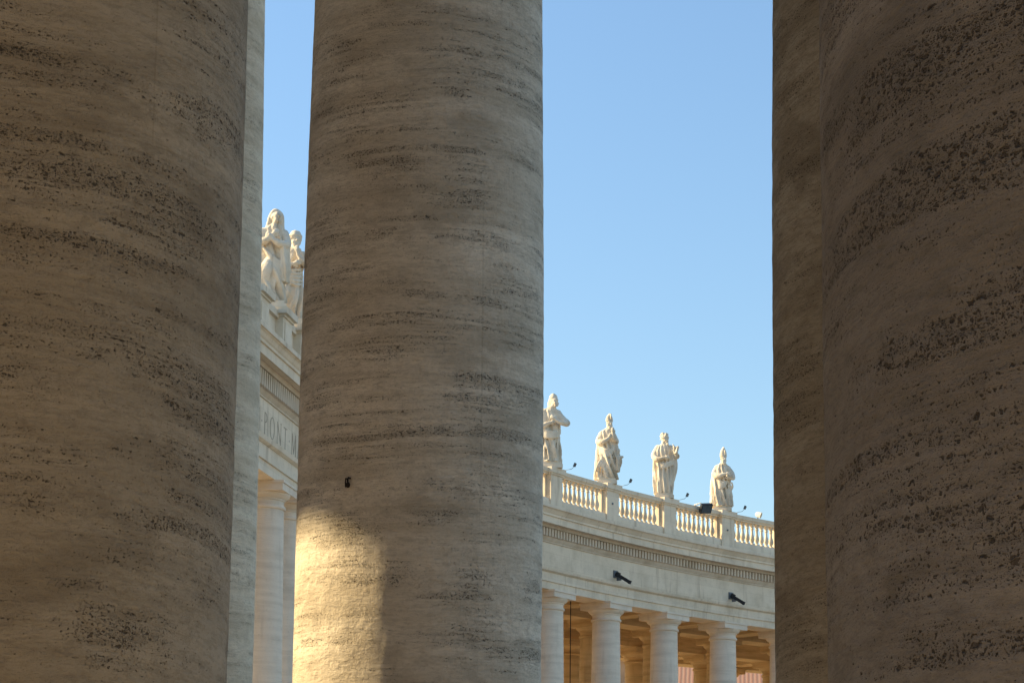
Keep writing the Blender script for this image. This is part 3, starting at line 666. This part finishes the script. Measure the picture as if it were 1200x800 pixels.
def st_beard(root):     # bearded bareheaded man looking right, book in the left hand
    b = MB()
    loft(b, [(Z0, -.03, 0, .38, .32, 1.0), (.8, -.04, 0, .37, .31, 1.4), (1.4, -.02, 0, .36, .30, 1.3), (1.8, -.02, 0, .40, .29, .9), (2.2, -.04, .02, .41, .27, .5), (2.45, -.04, .02, .32, .22, .3), (2.62, -.02, .02, .14, .14, 0)], 12, .055, .15, 41)
    head(b, (.02, -.04, 2.88), R_(62), 0, 1.08, .18, True)
    limb(b, [(-.30, .03, 2.40), (-.48, -.06, 2.04), (-.34, -.32, 1.82), (-.02, -.42, 1.88)], [.17, .16, .12, .07]); hand(b, (-.04, -.42, 1.88), (.9, -.1, .1), (0, 1, 0))
    limb(b, [(.30, .03, 2.40), (.52, -.06, 2.10), (.62, -.24, 1.98), (.46, -.40, 2.24)], [.16, .15, .12, .07]); hand(b, (.48, -.40, 2.22), (-.1, -.1, 1), (-1, 0, 0))
    limb(b, [(.46, 0, 2.1), (.50, -.02, 1.5), (.42, 0, 1.0), (.36, 0, .6)], [.14, .15, .12, .06])
    limb(b, [(-.42, .02, 2.1), (-.44, .04, 1.4), (-.42, .04, .9), (-.38, .04, .3)], [.12, .13, .13, .1])
    for i in range(5): fold(b, [(-.42, -.10, 1.86 - .05 * i), (-.12, -.34, 1.62 - .05 * i), (.22, -.34, 1.66 - .04 * i), (.46, -.12, 1.86 - .06 * i)], .05)
    for i in range(7): fold(b, [(.30 - .1 * i, -.26, 1.45), (.28 - .1 * i, -.31, .9), (.29 - .105 * i, -.31, .30)], .034)
    finish(b, 'figure', root, .024)
    q = MB(); q.box(-.05, .05, -.13, .13, -.17, .17, Matrix.Translation((.58, -.44, 2.22)) @ Matrix.Rotation(.4, 4, 'Z') @ Matrix.Rotation(.25, 4, 'Y')); q.build('book', M_STAT, root)
def st_bishop(root):    # tall pointed mitre, cope, book held to the right, child at the knee
    b = MB()
    loft(b, [(Z0, -.05, 0, .44, .36, 1.1), (.7, -.07, 0, .38, .33, 1.2), (1.3, -.06, 0, .36, .31, 1.0), (1.7, -.04, 0, .38, .29, .9), (2.05, -.03, .02, .36, .26, .6), (2.28, .0, .02, .27, .2, .3), (2.45, .03, .0, .13, .13, 0)], 9, .055, .6, 51)
    limb(b, [(-.26, .02, 2.15), (-.42, .06, 1.6), (-.46, .06, 1.0), (-.50, .04, .3)], [.14, .16, .16, .12])
    head(b, (.05, -.05, 2.62), R_(30), R_(4), .97, .14, False)
    limb(b, [(-.24, .04, 2.18), (-.38, -.10, 1.84), (-.16, -.36, 1.72), (.12, -.42, 1.80)], [.17, .16, .13, .07]); hand(b, (.1, -.42, 1.8), (.9, -.1, .1), (0, 1, 0))
    limb(b, [(.26, .03, 2.16), (.46, -.08, 1.86), (.52, -.30, 1.62), (.40, -.44, 1.60)], [.15, .15, .11, .07]); hand(b, (.42, -.42, 1.6), (-.7, -.1, -.1), (0, 0, 1))
    ell(b, (.34, -.24, 1.22), (.10, .11, .13)); loft(b, [(Z0, .34, -.2, .17, .18, 1), (.7, .33, -.2, .15, .16, 1), (1.1, .33, -.2, .12, .12, .3)], 6, .03, .2, 53)
    limb(b, [(.40, -.22, 1.02), (.50, -.32, 1.2), (.46, -.38, 1.38)], [.06, .05, .04])
    for i in range(5): fold(b, [(-.36, -.12, 1.72 - .09 * i), (-.14, -.34, 1.44 - .08 * i), (.1, -.36, 1.40 - .05 * i), (.3, -.26, 1.56)], .05)
    for i in range(4): fold(b, [(.0 - .09 * i, -.28, 1.2), (-.08 - .1 * i, -.34, .8), (-.1 - .12 * i, -.34, .30)], .045)
    ell(b, (-.05, -.33, .28), (.09, .15, .06))
    finish(b, 'figure', root, .024)
    mitre_pts(Vector((.05, -.03, 2.62)), R_(30), .97, 0, .50).build('mitre', M_STAT, root, True, 40)
    q = MB(); q.box(-.16, .16, -.12, .12, -.05, .05, Matrix.Translation((.34, -.44, 1.69)) @ Matrix.Rotation(.3, 4, 'Z')); q.build('book', M_STAT, root)

def at_por(u, o, z):
    a = R_(PZ); return Vector((-8.05 + u * math.cos(a) + o * math.sin(a), 67.7 + u * math.sin(a) - o * math.cos(a), z))
statue('hooded statue in long robes with hands at the chest, leftmost on the portico', at_por(.15, .0, 20.462), R_(6), 1, st_nun).scale = (1.1, 1.1, 1.1)
statue('statue with a brimmed hat and raised hand, half hidden by the middle foreground column', at_por(2.35, .0, 20.462), R_(5), 2, st_old).scale = (1.1, 1.1, 1.1)
def at_far(i): return ring(TH2 - i * DL, 0, 20.552)
statue('bulky cloaked statue with its elbow out, touching the edge of the middle foreground column', at_far(0), R_(4), 3, st_cloak).scale = (1.14, 1.1, 1.11)
statue('statue in a low mitre whose cloak trails to the left, second along the far balustrade', at_far(1), R_(0), 4, st_lean).scale = (1.0, 1.05, 1.10)
statue('bareheaded bearded statue looking right with a book at its shoulder', at_far(2), R_(-3), 5, st_beard).scale = (1.0, 1.05, 1.05)
statue('statue in a tall pointed mitre beside a small child, rightmost on the balustrade', at_far(3), R_(-5), 6, st_bishop).scale = (1.0, 1.03, 1.03)

# ---------------------------------------------------------------- lamps on the building
def rod_lamp(label, i, tip=.72):
    a = TH2 - i * DL - .17 * DL
    t = thing('floodlight', label, 'floodlight', ring(a, -.2, 20.55), a, 'small rod lamps beside the statues')
    q = MB(); q.tube([(0, 0, .0), (.06, 0, .06), (tip * .75, -.03, .08), (tip, 0, .22)], .012, 8); q.box(-.07, .07, -.07, .07, -.002, .03); q.build('rod', M_STEEL, t)
    mt = Matrix.Translation((tip + .02, 0, .28)) @ Matrix.Rotation(R_(28), 4, 'Y')
    q = MB(); q.box(-.04, .04, -.055, .055, -.10, .10, mt); q.box(-.055, -.042, -.065, .065, -.11, .11, mt); q.build('lamp_head', M_STEEL, t)
    q = MB(); q.box(-.062, -.056, -.05, .05, -.09, .09, mt); q.build('lens', M_GLASS, t); t.scale = (.85, .85, .85)
rod_lamp('small lamp on a thin rod beside the cloaked statue with its elbow out', 0)
rod_lamp('small lamp on a thin rod beside the statue whose cloak trails left', 1)
rod_lamp('small lamp on a thin rod beside the bareheaded bearded statue', 2)
rod_lamp('small lamp on a thin rod beside the bishop statue with the tall mitre', 3)

a = TH2 - 2.56 * DL                              # big black floodlight clamped on the rail
t = thing('floodlight', 'big square black floodlight clamped on the balustrade rail before the bishop statue', 'floodlight', ring(a, 0, 20.502), a)
q = MB(); q.box(-.34, .40, -.10, .10, .0, .06); q.box(.34, .40, -.1, .1, -.22, .0); q.tube([(.3, -.3, .06), (.3, -.3, .12), (.5, -.3, .14)], .025); q.tube([(0, 0, .06), (.1, -.3, .1), (.3, -.3, .12)], .03)
q.build('bracket', M_WHITE, t)
mt = Matrix.Translation((.66, -.10, -.12)) @ Matrix.Rotation(R_(-18), 4, 'Z') @ Matrix.Rotation(R_(38), 4, 'Y') @ Matrix.Rotation(R_(8), 4, 'X')
q = MB(); q.box(-.10, .08, -.30, .30, -.24, .24, mt); 
for k in range(6): q.box(-.17, -.101, -.26 + k * .1, -.235 + k * .1, -.2, .2, mt)
q.build('housing', M_BLACK, t); q = MB(); q.box(.081, .09, -.26, .26, -.2, .2, mt); q.build('lens', M_GLASS, t)

def small_white(label, i, rot):
    a = TH2 - i * DL; t = thing('floodlight', label, 'floodlight', ring(a, 0, 20.502), a)
    q = MB(); q.box(-.08, .08, -.08, .08, 0, .05); q.tube([(0, 0, .05), (0, 0, .2)], .03); q.build('bracket', M_STEEL, t)
    mt = Matrix.Translation((.05, 0, .28)) @ Matrix.Rotation(R_(rot), 4, 'Z') @ Matrix.Rotation(R_(20), 4, 'Y')
    q = MB(); q.lathe([(.07, -.16), (.13, -.10), (.15, .12), (.16, .14)], 16, mt @ Matrix.Rotation(R_(90), 4, 'Y')); q.build('lamp_head', M_WHITE, t, True, 40)
    q = MB(); q.lathe([(.14, .141), (.14, .15)], 16, mt @ Matrix.Rotation(R_(90), 4, 'Y')); q.build('lens', M_GLASS, t)
small_white('small white lamp on the rail just left of the right foreground column', 3.60, 30)

def bar_light(label, i):
    a = TH2 - i * DL; t = thing('spotlight', label, 'spotlight', ring(a, -.65, 16.24), a, 'dark bar spotlights on the frieze')
    q = MB(); q.box(0, .05, -.16, .16, -.14, .20); q.box(.05, .18, -.05, .05, -.05, .05); q.box(.10, .34, -.03, .03, -.28, -.03); q.build('bracket', M_STEEL, t)
    mt = Matrix.Translation((.10, 0, .02)) @ Matrix.Rotation(R_(30), 4, 'Y')
    q = MB(); q.box(0, .86, -.055, .055, -.075, .065, mt); q.box(-.04, .14, -.075, .075, -.09, .12, mt); q.box(.82, .88, -.065, .065, -.085, .075, mt); q.build('housing', M_BLACK, t)
bar_light('dark bar spotlight on the frieze below the statue whose cloak trails left', .955)
bar_light('dark bar spotlight on the frieze below the bishop statue', 2.96)

# thin dark cable between the far columns
p = ring(TH2 - .474 * DL, .3)
q = MB(); q.tube([(0, 0, 0), (0, 0, 14.95)], .022, 8)
o = q.build('cable', M_IRON); o.location = p; tag(o, 'thin dark vertical pipe between the two leftmost far columns', 'pipe')

# iron hook let into the middle foreground column
ca = ring(TH, 0); ang = math.atan2(-13.12, .58) + R_(-33.5)
t = thing('wall_hook', 'small rusty iron hook on the middle foreground column just above the sunlit patch', 'hook', (ca.x + .752 * math.cos(ang), ca.y + .752 * math.sin(ang), 4.02), ang)
q = MB(); q.tube([(-.03, -.026, .03), (.012, -.026, .036), (.016, -.026, .0), (.012, -.026, -.045)], .006, 8); q.build('pin', M_IRON, t)
q = MB(); q.tube([(-.03, .008, .035), (.02, .008, .038), (.034, .01, .02), (.034, .012, -.02)], .009, 10); ell(q, Vector((.03, .012, -.03)), (.018, .021, .028)); q.build('hook', M_IRON, t, True, 40)

t.scale = (.66, .66, .66); t.location += Vector((math.cos(ang), math.sin(ang), 0)) * .022

# ---------------------------------------------------------------- town beyond
def house(label, loc, rz, W, D, H, rh, mat, floors):
    t = thing('house', label, 'house', loc, rz, 'houses beyond the colonnade')
    q = MB(); q.box(-W / 2, W / 2, -D / 2, D / 2, 0, H); q.build('wall', mat, t)
    q = MB(); e_ = .7; q.add([(-W / 2 - e_, -D / 2 - e_, H), (W / 2 + e_, -D / 2 - e_, H), (W / 2 + e_, D / 2 + e_, H), (-W / 2 - e_, D / 2 + e_, H), (-W / 2 + D / 3, 0, H + rh), (W / 2 - D / 3, 0, H + rh)],
        [(0, 1, 5, 4), (2, 3, 4, 5), (1, 2, 5), (3, 0, 4), (3, 2, 1, 0)]); q.build('roof', M_TILE, t)
    fh = H / floors
    for f_ in range(floors):
        n = int(W / 3.2)
        for k in range(n):
            x = -W / 2 + (k + .5) * W / n; z = f_ * fh + fh * .3
            q = MB(); q.box(x - .55, x + .55, -D / 2 - .03, -D / 2 + .02, z, z + 1.7); q.build('window', M_WIN, t)
            if f_ >= floors - 1:
                q = MB(); q.box(x - 1.1, x - .57, -D / 2 - .08, -D / 2 - .005, z, z + 1.7); q.box(x + .57, x + 1.1, -D / 2 - .08, -D / 2 - .005, z, z + 1.7); q.build('shutter', M_SHUT, t)
house('ochre house with a red tiled roof seen between the two rightmost far columns', (19, 160, GROUND), R_(-6), 26, 14, 15.2, 4.2, M_OCHRE, 4)
house('long ochre house glimpsed between the left far columns', (-2, 172, GROUND), R_(5), 34, 14, 20.5, 3.0, M_OCHRE, 3)
for k_, lab in ((-5, 'unseen ochre house added behind the near wing to block light, farthest along'), (.5, 'unseen ochre house added behind the near wing to block light, beside the portico side'), (6, 'unseen ochre house added behind the near wing to block light, left of the camera'), (11.5, 'unseen ochre house added behind the near wing to block light, behind the camera')):
    a_ = TH + k_ * DL; p_ = ring(a_, 36, GROUND); house(lab, p_, a_ + R_(90), 29, 12, 12.5, 1.8, M_OCHRE, 4)  # out of view, added to block sky light and darken the near wing
